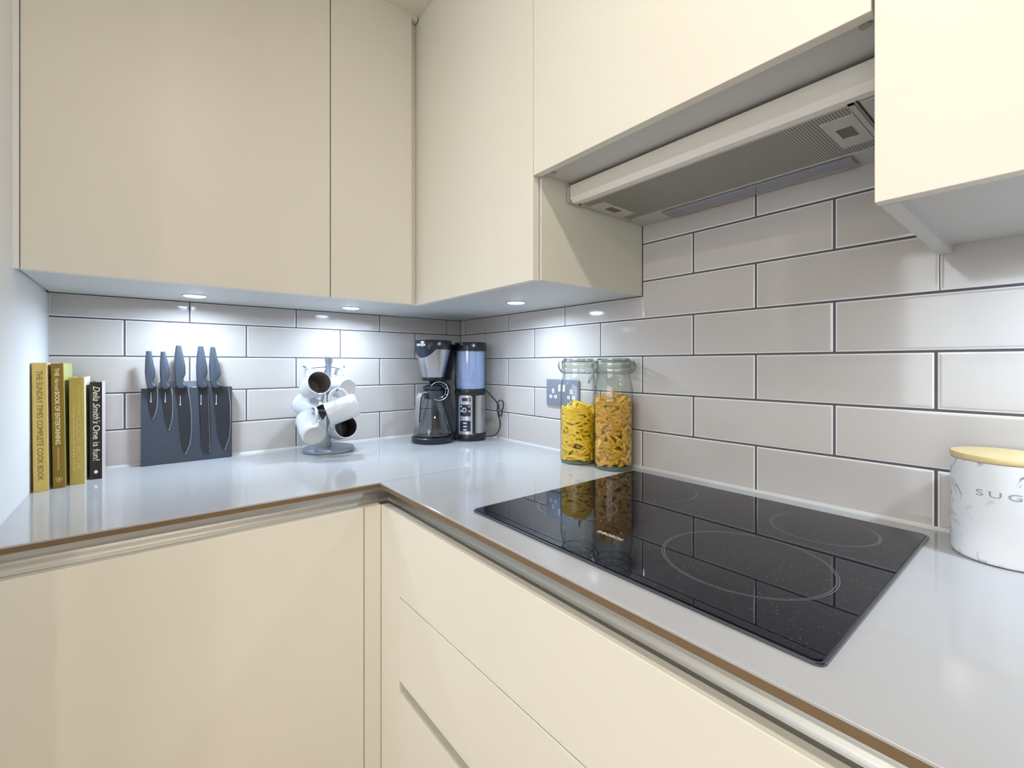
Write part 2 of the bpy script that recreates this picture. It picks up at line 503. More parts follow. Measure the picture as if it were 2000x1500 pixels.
# scribe strips between doors and ceiling
box('trim_4', WL, -0.402, FYL + 0.002, FYL + 0.018, DT + 0.0005, CEIL, M_CREAM, kind='structure')
box('trim_5', FXR + 0.002, FXR + 0.018, -2.13, FYL + 0.002, DT + 0.0005, CEIL, M_CREAM, kind='structure')
box('trim_6', WL, WL + 0.0085, FYL + 0.002, FYL + 0.018, UB + 0.001, DT, M_WALL, kind='structure')

# ------------------------------------------------------------------ base units
DTOP = 0.8485
FY, FX = -0.6255, -0.6255
org = (-0.97, -0.3, 0.1)
tb = thing('base_cabinet', 'cream base cabinet with one tall plain door below the left worktop', 'cabinet', org)
box('carcass', WL + 0.001, -0.64, -0.574, -0.01, 0.1, 0.82, M_CARC, tb, org=org)
door(tb, org, WL + 0.003, -0.6685, FY, FY + 0.0195, 0.105, DTOP)
box('plinth', WL + 0.001, -0.60, -0.55, -0.53, 0.0, 0.098, M_CREAM, tb, org=org)
org = (-0.64, -0.66, 0.1)
tp = thing('corner_panel', 'cream L-shaped filler panel in the inner corner of the base units', 'panel', org)
box('left_face', -0.6665, FX - 0.0005, FY + 0.0008, FY + 0.0195, 0.105, DTOP, M_CREAM, tp, bev=0.0006, org=org)
box('right_face', FX, FX + 0.0195, -0.7271, FY + 0.0005, 0.105, DTOP, M_CREAM, tp, bev=0.0006, org=org)
org = (-0.33, -1.18, 0.1)
td = thing('drawer_cabinet', 'wide cream drawer base unit under the black hob', 'cabinet', org)
box('carcass', -0.574, -0.01, -1.628, -0.730, 0.1, 0.82, M_CARC, td, org=org)
d1 = door(td, org, FX, FX + 0.0195, -1.6270, -0.7274, 0.6655, DTOP, 'drawer_front')
d2 = door(td, org, FX, FX + 0.0195, -1.6270, -0.7274, 0.4760, 0.6630, 'drawer_front')
d3 = door(td, org, FX, FX + 0.0195, -1.6270, -0.7274, 0.105, 0.4490, 'drawer_front')
bm = bmesh.new()
pr = [(-0.6055, 0.4750), (-0.5805, 0.4750), (-0.5805, 0.4370), (-0.6055, 0.4370), (-0.6055, 0.4430), (-0.5930, 0.4432), (-0.5870, 0.4480), (-0.5850, 0.4560), (-0.5855, 0.4735), (-0.6055, 0.4735)]
A = [bm.verts.new((a - org[0], -0.729 - org[1], b - org[2])) for a, b in pr]; B = [bm.verts.new((a - org[0], -1.626 - org[1], b - org[2])) for a, b in pr]
for i in range(len(pr)): bm.faces.new((A[i], A[(i + 1) % len(pr)], B[(i + 1) % len(pr)], B[i]))
link('finger_pull', fin(bm, 'finger_pull'), M_ALU, td, label='recessed aluminium finger pull')
box('pull_end_cap', -0.6055, -0.581, -0.7272, -0.7288, 0.4380, 0.4755, M_CREAM, td, org=org)
org = (-0.33, -2.03, 0.1)
tn = thing('drawer_cabinet', 'cream base unit at the right end of the hob run, mostly out of frame', 'cabinet', org)
box('carcass', -0.574, -0.01, -2.428, -1.632, 0.1, 0.82, M_CARC, tn, org=org)
door(tn, org, FX, FX + 0.0195, -2.4270, -1.6300, 0.105, DTOP)


# finger rails (curved aluminium channel below the worktop)
def rail(label, axis, a0, a1, off):
    prof = [(0.0, 0.8870), (0.0, 0.8750), (0.0008, 0.8700), (0.0030, 0.8640), (0.0062, 0.8585), (0.0095, 0.8540), (0.0110, 0.8510), (0.0116, 0.8475), (0.0124, 0.8458),
            (0.0228, 0.8450), (0.0228, 0.8300), (-0.002, 0.8300), (-0.002, 0.8870)]
    t_org = (0.5 * (a0 + a1), off, 0.826) if axis == 'x' else (off, 0.5 * (a0 + a1), 0.826)
    t = thing('finger_rail', label, 'rail', t_org)
    bm = bmesh.new()

    def P(a, d, z):
        return ((a, off - d, z) if axis == 'x' else (off - d, a, z))
    A = [bm.verts.new(Vector(P(a0, d, z)) - Vector(t_org)) for d, z in prof]; B = [bm.verts.new(Vector(P(a1, d, z)) - Vector(t_org)) for d, z in prof]
    n = len(prof)
    for i in range(n): bm.faces.new((A[i], A[(i + 1) % n], B[(i + 1) % n], B[i]))
    bm.faces.new(A); bm.faces.new(B[::-1])
    link('channel', fin(bm, 'channel', True, 30), M_ALU, t)
    return t, t_org


rl, ro = rail('curved aluminium finger rail under the left worktop edge', 'x', WL + 0.001, -0.588, -0.5825)
rr_, rro = rail('curved aluminium finger rail under the hob worktop edge', 'y', -2.428, -0.572, -0.5825)
# ------------------------------------------------------------------ hob
org = (-0.3136, -1.2346, WT)
th = thing('induction_hob', 'black ceramic glass hob with four ring zones set on the right worktop', 'hob', org)
HW, HL = 0.2587, 0.296
extrude_poly('trim_frame', rrect(-HW, HW, -HL, HL, 0.009), lambda a, b, c: (a, b, c), 0.0038, mat('hob_edge_metal', s2l(120, 124, 134), 0.2, metal=1.0), th, bev=0.0012)
extrude_poly('glass_plate', rrect(-HW + 0.0035, HW - 0.0035, -HL + 0.0035, HL - 0.0035, 0.007), lambda a, b, c: (a, b, 0.0036 + c), 0.0014, M_HOB, th, bev=0.0005)
M_RING = mat('grey_zone_print', s2l(98, 96, 102), 0.4)


def flat_ring(name, cx, cy, radii, wd=0.0011):
    bm = bmesh.new()
    for r in radii:
        n = 96; A = [bm.verts.new((cx - org[0] + (r - wd / 2) * math.cos(2 * PI * i / n), cy - org[1] + (r - wd / 2) * math.sin(2 * PI * i / n), 0.0051)) for i in range(n)]
        B = [bm.verts.new((cx - org[0] + (r + wd / 2) * math.cos(2 * PI * i / n), cy - org[1] + (r + wd / 2) * math.sin(2 * PI * i / n), 0.0051)) for i in range(n)]
        for i in range(n): bm.faces.new((A[i], B[i], B[(i + 1) % n], A[(i + 1) % n]))
    return link(name, fin(bm, name), M_RING, th)


flat_ring('cooking_zone', -0.3957, -1.3795, (0.1125, 0.1095))
flat_ring('cooking_zone', -0.162, -1.408, (0.0790, 0.0765))
flat_ring('cooking_zone', -0.1798, -1.0797, (0.0965, 0.0945), 0.0008)
flat_ring('cooking_zone', -0.4011, -1.0577, (0.0790, 0.0770), 0.0008)
M_PRINT = mat('silver_print', s2l(205, 205, 205), 0.4)
text('brand_lettering', 'BOSCH', 0.0115, lambda a, b, c: (-0.4765 - org[0] + b, -1.1830 - org[1] - a, 0.0051 + c), M_PRINT, th, ext=0.0001, length=0.040, offset=0.0002)
bm = bmesh.new()
tube_bm(bm, [(-0.4725 - org[0] + 0.0042 * math.cos(2 * PI * i / 20), -1.1765 - org[1] + 0.0042 * math.sin(2 * PI * i / 20), 0.0052) for i in range(20)], 0.0004, 4, True)
obox(bm, -0.4750 - org[0], -0.4700 - org[0], -1.1786 - org[1], -1.1780 - org[1], 0.0051, 0.0054)
obox(bm, -0.4750 - org[0], -0.4700 - org[0], -1.1752 - org[1], -1.1746 - org[1], 0.0051, 0.0054)
obox(bm, -0.4728 - org[0], -0.4722 - org[0], -1.1786 - org[1], -1.1746 - org[1], 0.0051, 0.0054)
link('brand_emblem', fin(bm, 'brand_emblem'), M_PRINT, th)

# ------------------------------------------------------------------ extractor hood
org = (-0.15, -1.2315, HB)
M_HOODW = mat('hood_white', s2l(216, 211, 200), 0.35)
M_HOODG = mat('hood_grey', s2l(196, 196, 190), 0.4)
tx = thing('extractor_hood', 'slim white and grey built-in extractor hood under the short cabinet', 'extractor hood', org)


def hbox(name, x0, x1, y0, y1, z0, z1, m, bev=0.0, **k):
    return box(name, x0, x1, y0, y1, HB + z0, HB + z1, m, tx, bev=bev, org=org, **k)


hbox('body', -0.272, -0.0006, -1.531, -0.9325, 0.0015, 0.0345, M_HOODG)
hb = hbox('front_bar', -0.296, -0.274, -1.5310, -0.9385, 0.0095, 0.0385, M_HOODW, bev=0.001)
bm = bmesh.new()   # sloping bright lip below the bar
pr = [(-0.296, 0.0095), (-0.2845, 0.0), (-0.270, 0.0), (-0.270, 0.0095)]
A = [bm.verts.new((a - org[0], -0.9385 - org[1], b)) for a, b in pr]; B = [bm.verts.new((a - org[0], -1.531 - org[1], b)) for a, b in pr]
for i in range(4): bm.faces.new((A[i], A[(i + 1) % 4], B[(i + 1) % 4], B[i]))
bm.faces.new(A); bm.faces.new(B[::-1])
link('bar_lip', fin(bm, 'bar_lip'), mat('hood_lip_white', s2l(245, 240, 232), 0.25), tx)
hbox('end_cap', -0.300, -0.262, -0.9382, -0.9325, -0.002, 0.036, mat('end_cap_grey', s2l(176, 176, 170), 0.5), bev=0.001)
# grease filter with frame
hbox('grease_filter', -0.266, -0.078, -1.492 + 0.02, -0.948, 0.0003, 0.0013, M_FILTER, label='perforated metal grease filter')
bm = bmesh.new()
for b in ((-0.270, -0.264, -1.478, -0.943), (-0.080, -0.074, -1.478, -0.943), (-0.270, -0.074, -0.949, -0.943), (-0.270, -0.074, -1.478, -1.471)):
    obox(bm, b[0] - org[0], b[1] - org[0], b[2] - org[1], b[3] - org[1], -0.0010, 0.0012)
link('filter_frame', fin(bm, 'filter_frame'), M_HOODG, tx)


def latch(y0, y1, x0, x1):
    bm = bmesh.new(); xm, ym = 0.5 * (x0 + x1), 0.5 * (y0 + y1); a, b = 0.022, 0.011
    X0, X1, Y0, Y1 = x0 - org[0], x1 - org[0], y0 - org[1], y1 - org[1]; XM, YM = xm - org[0], ym - org[1]
    obox(bm, X0, XM - a, Y0, Y1, -0.0014, 0.0006); obox(bm, XM + a, X1, Y0, Y1, -0.0014, 0.0006)
    obox(bm, XM - a, XM + a, Y0, YM - b, -0.0014, 0.0006); obox(bm, XM - a, XM + a, YM + b, Y1, -0.0014, 0.0006)
    l = link('filter_latch', fin(bm, 'filter_latch'), M_HOODG, tx)
    bm = bmesh.new(); obox(bm, XM - a, XM + a, YM - b, YM + b, 0.0002, 0.0006)
    obox(bm, XM - a, XM + a, YM - b, YM - b * 0.2, -0.0010, 0.0006)
    link('latch_slide', fin(bm, 'latch_slide'), mat('latch_recess', s2l(120, 104, 88), 0.5), l)


latch(-0.990, -0.950, -0.235, -0.115)
latch(-1.470, -1.425, -0.235, -0.115)
# light cover
pr = [(-0.068, -0.0002), (-0.060, -0.0042), (-0.024, -0.0042), (-0.016, -0.0002)]
bm = bmesh.new()
A = [bm.verts.new((a - org[0], -1.035 - org[1], b)) for a, b in pr]; B = [bm.verts.new((a - org[0], -1.425 - org[1], b)) for a, b in pr]
A2 = [A[0], A[3]]
for i in range(4): bm.faces.new((A[i], A[(i + 1) % 4], B[(i + 1) % 4], B[i]))
bm.faces.new(A); bm.faces.new(B[::-1])
link('light_cover', fin(bm, 'light_cover', False), mat('clear_light_cover', s2l(140, 142, 152), 0.12, spec=0.8), tx, label='long clear light cover')
hbox('seam', -0.272, -0.150, -1.4832, -1.4815, -0.0002, 0.0016, M_DARK)
hbox('switch_panel', -0.262, -0.10, -1.528, -1.486, -0.0012, 0.0016, M_HOODG)


# ------------------------------------------------------------------ lights (fittings)
def cab_light(x, y, z, label):
    t = thing('under_cabinet_light', label, 'light', (x, y, z), group=None)
    lathe('bezel', [(0.0255, 0.0), (0.031, -0.0002), (0.0320, -0.0016), (0.0255, -0.0022), (0.0255, 0.0)], mat('bezel_white', s2l(225, 230, 238), 0.3), t, 32)
    lathe('lens', [(0, -0.0046), (0.012, -0.0043), (0.020, -0.0034), (0.0254, -0.0018), (0.0254, 0.0), (0, 0.0)], mat('lit_lens', (1, 1, 1), 0.4, emis=COOL, estr=32.0), t, 24, smooth=False, label='glowing round lens')
    area('cabinet_lamp', (x, y, z - 0.0056), 0.044, CAB_W, COOL, spread=math.radians(168))


labs = ['round recessed LED light under the cabinet above the knives', 'round recessed LED light under the cabinet above the mug tree',
        'round recessed LED light under the cabinet between coffee maker and pasta jars', 'round recessed LED light under the cabinet right of the hood']
for (x, y), lb in zip(CAB_SPOTS, labs): cab_light(x, y, (UB + 0.002 if y > -1.5 else UB + 0.016), lb)
for i, (x, y, p) in enumerate(CEIL_SPOTS):
    t = thing('ceiling_downlight', ['recessed ceiling downlight above the hob side of the worktop corner', 'added unseen fill downlight behind the camera near the right wall', 'added unseen downlight by the far fill window, nearer the back wall', 'added unseen downlight by the far fill window, away from the back wall'][i], 'light', (x, y, CEIL), group='ceiling downlights')
    lathe('bezel', [(0.040, 0.0), (0.048, -0.0004), (0.049, -0.003), (0.040, -0.003), (0.040, 0.0)], M_WHITEP, t, 28)
    lathe('lens', [(0, -0.0008), (0.0398, -0.0008), (0.0398, 0.0), (0, 0.0)], mat('lit_lens_warm', (1, 1, 1), 0.4, emis=WARM, estr=10.0), t, 20, smooth=False)
    area('ceiling_lamp', (x, y, CEIL - 0.006), 0.078, p, WARM)


# ------------------------------------------------------------------ sockets
def socket(loc, rotz, label):
    t = thing('wall_socket', label, 'socket', loc, rotz)
    M = mat('socket_steel', s2l(150, 156, 170), 0.3, metal=0.6)
    extrude_poly('face_plate', rrect(-0.0735, 0.0735, -0.0435, 0.0435, 0.003), lambda a, b, c: (a, -0.0006 - c, b), 0.006, M, t, bev=0.001)
    for s in (-1, 1):
        cx = s * 0.041
        for nm, ax, az, wx, wz in (('pin_slot', 0, 0.005, 0.0035, 0.006), ('pin_slot', -0.011, -0.014, 0.0048, 0.0038), ('pin_slot', 0.011, -0.014, 0.0048, 0.0038)):
            bm = bmesh.new(); obox(bm, cx + ax - wx - 0.001, cx + ax + wx + 0.001, -0.0069, -0.0060, az - wz - 0.001, az + wz + 0.001)
            o = link(nm, fin(bm, nm), M_WHITEP, t)
            bm = bmesh.new(); obox(bm, cx + ax - wx * .45, cx + ax + wx * .45, -0.0071, -0.0060, az - wz * .45, az + wz * .45)
            link('slot_hole', fin(bm, 'slot_hole'), mat('slot_grey', s2l(90, 94, 104), 0.5), o)
        bm = bmesh.new(); obox(bm, s * 0.010 - 0.0045, s * 0.010 + 0.0045, -0.0088, -0.0060, 0.004, 0.026)
        bmesh.ops.bevel(bm, geom=bm.edges[:], offset=0.0007, segments=1, affect='EDGES')
        link('rocker_switch', fin(bm, 'rocker_switch'), M_WHITEP, t)
    return t


ZS = ZR - 0.1165
socket((0.0, -0.6262, ZS), -PI / 2, 'double steel wall socket partly behind the left pasta jar')
socket((-0.965, 0.0, ZS), 0, 'double steel wall socket hidden behind the knife stand')


# ------------------------------------------------------------------ books
def book(label, x0, wd, h, y0, dp, lean, spine, cover, letter, group='cookbooks on the left worktop'):
    t = thing('cookbook', label, 'book', (x0, y0, WT), 0, group)
    t.rotation_euler = (0, lean, 0)
    sm = mat('spine_' + label[:14].replace(' ', '_'), spine, 0.4, var=0.05, vscale=30)
    cm = mat('cover_' + label[:14].replace(' ', '_'), cover, 0.4)
    pm = mat('paper', s2l(240, 230, 200), 0.8, stretch=(300, 1, 1), var=0.08)
    # slightly rounded spine
    n = 6; pr = []
    for i in range(n + 1):
        u = i / n; pr.append((wd * u, 0.0018 * (1 - (2 * u - 1) ** 2) * -1.0))
    pts = [(a, b) for a, b in pr] + [(wd, 0.004), (0, 0.004)]
    extrude_poly('spine', pts, lambda a, b, c: (a, b, c), h, sm, t)
    bm = bmesh.new(); obox(bm, 0, 0.0022, 0.004, dp, 0, h); link('back_cover', fin(bm, 'back_cover'), sm, t)
    bm = bmesh.new(); obox(bm, wd - 0.0022, wd, 0.004, dp, 0, h); link('front_cover', fin(bm, 'front_cover'), cm, t)
    bm = bmesh.new(); obox(bm, 0.0023, wd - 0.0023, 0.0042, dp - 0.004, 0.003, h - 0.004); link('page_block', fin(bm, 'page_block'), pm, t)

    def tx_(body, size, top, length, xo, col, **k):
        text('title_lettering', body, size, lambda a, b, c: (xo + b, -0.0019 - c, h - top - a), mat('letter_' + col, {'brown': s2l(110, 74, 30), 'cream': s2l(238, 226, 170), 'gold': s2l(214, 190, 96), 'white': s2l(240, 240, 228), 'pale': s2l(222, 206, 126)}[col], 0.5), t, length=length, ext=0.0001, **k)
    return t, tx_


b, tx1 = book('yellow gold hardback cookbook leaning on the left wall', -1.2657, 0.0235, 0.2915, -0.2115, 0.195, math.radians(-0.55), s2l(214, 184, 98), s2l(240, 228, 190), 'brown')  # cream front cover: gold jacket with strong light painted into its colour
tx1('THE SUNDAY TIMES COMPLETE COOK BOOK', 0.0135, 0.018, 0.248, 0.0075, 'brown')
b, tx2 = book('olive brown cookbook with cream lettering, second from the left wall', -1.2362, 0.0205, 0.2905, -0.195, 0.165, math.radians(-0.75), s2l(136, 108, 26), s2l(190, 192, 122), 'cream')
tx2('THE', 0.0105, 0.011, 0.019, 0.0062, 'cream', offset=0.0002)
tx2('Harrods', 0.0105, 0.034, 0.030, 0.0062, 'cream', shear=0.4, offset=0.0001)
tx2('BOOK OF ENTERTAINING', 0.0115, 0.066, 0.122, 0.0058, 'cream', offset=0.0002)
tx2('LADY MACDONALD OF MACDONALD', 0.0048, 0.196, 0.052, 0.0082, 'pale')
bm = bmesh.new()
for (cz, cx, r) in ((0.0215, 0.0080, 0.0028), (0.0215, 0.0128, 0.0028), (0.0172, 0.0104, 0.0028)):
    tube_bm(bm, [(cx + r * math.cos(2 * PI * i / 14), -0.0021, cz + r * math.sin(2 * PI * i / 14)) for i in range(14)], 0.0005, 4, True)
link('publisher_emblem', fin(bm, 'publisher_emblem'), MATS['letter_pale'], b)
b, tx3 = book('thick mustard cookbook with faint gold lettering, third from the left wall', -1.2099, 0.0262, 0.2565, -0.178, 0.155, math.radians(-0.35), s2l(190, 166, 84), s2l(246, 238, 202), 'gold')  # pale front cover has the light on the gold jacket painted in
tx3('Ladies Home', 0.0095, 0.018, 0.072, 0.0150, 'gold', shear=0.2)
tx3('COOK BOOK', 0.0150, 0.098, 0.125, 0.0118, 'gold')
bm = bmesh.new()
for k in range(30):
    z = 0.2565 - 0.062 - k * 0.0054
    obox(bm, 0.0066, 0.0088, -0.0021, -0.0017, z - 0.0016 - 0.0012 * (k % 3), z)
link('embossed_line', fin(bm, 'embossed_line'), MATS['letter_pale'] if 'letter_pale' in MATS else M_PRINT, b)
b, tx4 = book('thin black paperback cookbook with white italic lettering, nearest the knives', -1.1780, 0.0228, 0.2435, -0.1375, 0.125, math.radians(-0.05), s2l(34, 28, 26), s2l(226, 208, 206), 'white')
tx4("Delia Smith's", 0.0185, 0.0105, 0.094, 0.0062, 'white', shear=0.35)
tx4('One is fun!', 0.0185, 0.1085, 0.088, 0.0062, 'white')
bm = bmesh.new(); bmesh.ops.create_uvsphere(bm, u_segments=12, v_segments=6, radius=0.0045)
for v in bm.verts: v.co = Vector((v.co.x * 0.8 + 0.0115, v.co.y * 0.08 - 0.0019, v.co.z + 0.0185))
link('publisher_emblem', fin(bm, 'publisher_emblem'), MATS['letter_white'], b)

# ------------------------------------------------------------------ knife stand and knives
KY = -0.034
org = (-0.970, -0.018, WT)
tk = thing('knife_stand', 'dark slate grey magnetic knife stand leaning on the back wall between books and mugs', 'knife block', org)
M_SLATE = mat('slate_board', s2l(62, 70, 82), 0.42, var=0.04, vscale=20)
extrude_poly('board', rrect(-1.0800 - org[0], -0.8605 - org[0], 0.0003, 0.2190, 0.002, 2), lambda a, b, c: (a, KY - org[1] + c, b), 0.026, M_SLATE, tk, bev=0.0008)
M_HANDLE = mat('knife_handle_grey', s2l(98, 108, 124), 0.32, metal=0.7)
M_BLADE = mat('coated_blade', s2l(52, 55, 62), 0.3, metal=0.3)
M_KEDGE = mat('sharp_edge', s2l(205, 210, 218), 0.15, metal=1.0)
# pixel outlines read off the photograph: handle (left side, right side) and blade
CR = lambda x, y: on_plane(1, KY - 0.002, 260 + x / 5.771, 660 + y / 5.771)
KN = [
    ('small paring knife, leftmost on the dark stand', [(146, 148), (205, 148), (225, 260), (250, 380), (248, 440), (222, 480), (240, 520), (276, 540), (268, 552), (240, 566), (190, 570), (158, 558), (140, 480), (130, 380), (134, 260)],
     [(160, 562), (270, 552), (280, 640), (274, 740), (255, 850), (222, 915), (195, 830), (172, 720)], 200, 720),
    ('utility knife, second from the left on the dark stand', [(310, 154), (362, 154), (388, 260), (412, 350), (414, 430), (392, 478), (400, 515), (432, 540), (420, 556), (390, 572), (345, 575), (318, 560), (306, 480), (298, 380), (300, 260)],
     [(320, 565), (430, 555), (445, 660), (448, 800), (440, 920), (405, 1045), (368, 950), (340, 780)], 362, 720),
    ('large carving knife, middle of the dark stand', [(480, 86), (540, 86), (565, 200), (590, 330), (590, 410), (566, 460), (580, 510), (616, 536), (605, 552), (560, 566), (510, 566), (482, 552), (468, 470), (456, 340), (462, 210)],
     [(485, 560), (618, 550), (640, 700), (658, 850), (660, 1050), (640, 1200), (590, 1315), (545, 1190), (520, 950), (500, 740)], 530, 755),
    ('serrated bread knife with rounded tip on the dark stand', [(730, 94), (790, 94), (812, 210), (832, 330), (838, 400), (812, 450), (816, 500), (850, 530), (836, 548), (800, 560), (755, 560), (728, 545), (714, 460), (706, 340), (712, 210)],
     [(735, 555), (850, 545), (862, 620), (872, 900), (876, 1200), (870, 1300), (830, 1300), (785, 1275), (765, 1220), (756, 900), (745, 700)], 764, 745),
    ('broad chef knife, rightmost on the dark stand', [(868, 102), (920, 102), (942, 210), (972, 330), (990, 410), (975, 440), (950, 478), (972, 515), (1008, 540), (985, 552), (950, 562), (905, 562), (878, 545), (860, 460), (850, 340), (856, 210)],
     [(885, 556), (1010, 545), (1075, 560), (1095, 750), (1098, 950), (1085, 1120), (1035, 1265), (985, 1190), (950, 1080), (925, 850), (900, 680)], 936, 745)]
for lb, hp, bp_, mx_, my in KN:
    H = [CR(*p) for p in hp]; Bp = [CR(*p) for p in bp_]
    base = Vector(((H[0].x + H[1].x) / 2, KY - 0.001, min(v.z for v in Bp)))
    t = thing('kitchen_knife', lb, 'knife', base, 0, 'knives on the magnetic stand')
    # handle: rounded cross section, built from horizontal slices
    ys = sorted(set(round(p.z, 5) for p in H)); zmin, zmax = ys[0], ys[-1]

    def span(z):
        xs = []
        n = len(H)
        for i in range(n):
            a, b = H[i], H[(i + 1) % n]
            if (a.z - z) * (b.z - z) <= 0 and abs(a.z - b.z) > 1e-7:
                xs.append(a.x + (b.x - a.x) * (z - a.z) / (b.z - a.z))
        return (min(xs), max(xs)) if len(xs) > 1 else (H[0].x, H[1].x)
    bm = bmesh.new(); rings = []; NS = 22; SG = 12
    for i in range(NS + 1):
        u = i / NS; z = zmin + (zmax - zmin) * (0.004 + 0.992 * u); a, b_ = span(z)
        c, hw = (a + b_) / 2, (b_ - a) / 2; th_ = 0.0085 * (0.55 + 0.45 * math.sin(PI * min(1, 0.15 + u * 0.85)))
        rings.append([bm.verts.new((c + hw * math.cos(2 * PI * k / SG) - base.x, -0.0075 + th_ * math.sin(2 * PI * k / SG), z - base.z)) for k in range(SG)])
    for A, B in zip(rings[:-1], rings[1:]):
        for k in range(SG): bm.faces.new((A[k], A[(k + 1) % SG], B[(k + 1) % SG], B[k]))
    bm.faces.new(rings[0]); bm.faces.new(rings[-1][::-1])
    link('handle', fin(bm, 'handle', True, 50), M_HANDLE, t)
    extrude_poly('blade', [(p.x - base.x, p.z - base.z) for p in Bp], lambda a, b, c: (a, -0.0018 + c, b), 0.0018, M_BLADE, t)
    # sharpened edge strip on right side of the blade
    tip = min(range(len(Bp)), key=lambda i: Bp[i].z)
    edge = Bp[1:tip + 1] if 'serrated' not in lb else Bp[1:6]
    if 'chef' in lb: edge = Bp[2:tip + 1]
    if 'serrated' in lb:
        bm = bmesh.new(); z1, z0 = edge[0].z - 0.01, edge[-1].z; n = 34
        for i in range(n):
            z = z1 + (z0 - z1) * i / n; x = edge[0].x + (edge[-1].x - edge[0].x) * i / n - 0.0008
            obox(bm, x - base.x - 0.0012, x - base.x + 0.0008, -0.0026, -0.0016, z - base.z, z - base.z + 0.0020)
        link('serrated_edge', fin(bm, 'serrated_edge'), M_KEDGE, t)
    else:
        tube('cutting_edge', [(p.x - base.x, -0.0018, p.z - base.z) for p in edge], 0.0007, M_KEDGE, t, 5)
    q = CR(mx_, my); q0 = CR(mx_ + 2, my - 105)
    bm = bmesh.new(); tube_bm(bm, [(q0.x - base.x, -0.0021, q0.z - base.z), (q.x - base.x, -0.0021, q.z - base.z)], 0.0007, 5)
    bmesh.ops.create_uvsphere(bm, u_segments=8, v_segments=6, radius=0.0019, matrix=Matrix.Translation((q.x - base.x, -0.0021, q.z - base.z)))
    link('blade_mark', fin(bm, 'blade_mark'), mat('blade_print', s2l(215, 218, 222), 0.4), t)

# ------------------------------------------------------------------ mug tree and mugs
TC = Vector((-0.594, -0.116, WT))
tm = thing('mug_tree', 'grey metal mug tree on a round base holding six white mugs', 'mug tree', TC)
M_TREE = mat('tree_grey', s2l(150, 160, 172), 0.3, metal=0.6)
lathe('base', [(0, 0), (0.079, 0), (0.082, 0.003), (0.0815, 0.010), (0.078, 0.0135), (0.012, 0.015), (0, 0.015)], M_TREE, tm, 48)
lathe('pole', [(0.0075, 0.0145), (0.0072, 0.20), (0.0078, 0.262), (0.0085, 0.285), (0.0115, 0.297), (0.0125, 0.305), (0.0125, 0.312), (0.010, 0.314), (0, 0.314)], M_TREE, tm, 24)
M_MUG = mat('white_glaze', s2l(216, 219, 224), 0.16, spec=0.6)
M_MUGIN = mat('grey_mug_inside', s2l(124, 118, 120), 0.25)
M_MUGBASE = mat('unglazed_base', s2l(206, 204, 202), 0.6)
V = Vector((0.29, 0.957, 0)); R = Vector((0.957, -0.29, 0)); U = Vector((0, 0, 1))
R_M, L_M = 0.0375, 0.094
MUGS = [
    ('white mug with dark grey inside facing out, top left of the mug tree', (624.5, 747, 1.425), 'open', -V * 0.90 + (R * 0.8 + U * 0.6) * 0.44, U * 0.94 - R * 0.35, M_MUGIN),
    ('white mug showing its base, top right of the mug tree behind the others', (679, 759, 1.50), 'base', V * 0.82 - R * 0.55 + U * 0.12, U, M_MUG),
    ('white mug lying sideways at the right of the mug tree', (669.5, 799, 1.425), 'mid', -R * 0.93 - U * 0.34, U * 0.93 - R * 0.34, M_MUG),
    ('white mug with dark brown inside, lowest right on the mug tree', (676, 833, 1.470), 'open', -V * 0.93 + R * 0.26 + U * 0.2, U + R * 0.1, mat('brown_mug_inside', s2l(72, 60, 62), 0.25)),
    ('white mug with its round base towards the room, lowest left on the mug tree', (614, 851, 1.385), 'base', V * 0.86 + (R * -0.46 + U * 0.88) * 0.5, U + R * 0.12, M_MUG),
    ('white mug half hidden behind the left mugs of the mug tree', (605, 796, 1.515), 'mid', R * 0.62 - V * 0.6 - U * 0.4, U * 0.9 + R * 0.5, M_MUGIN)]
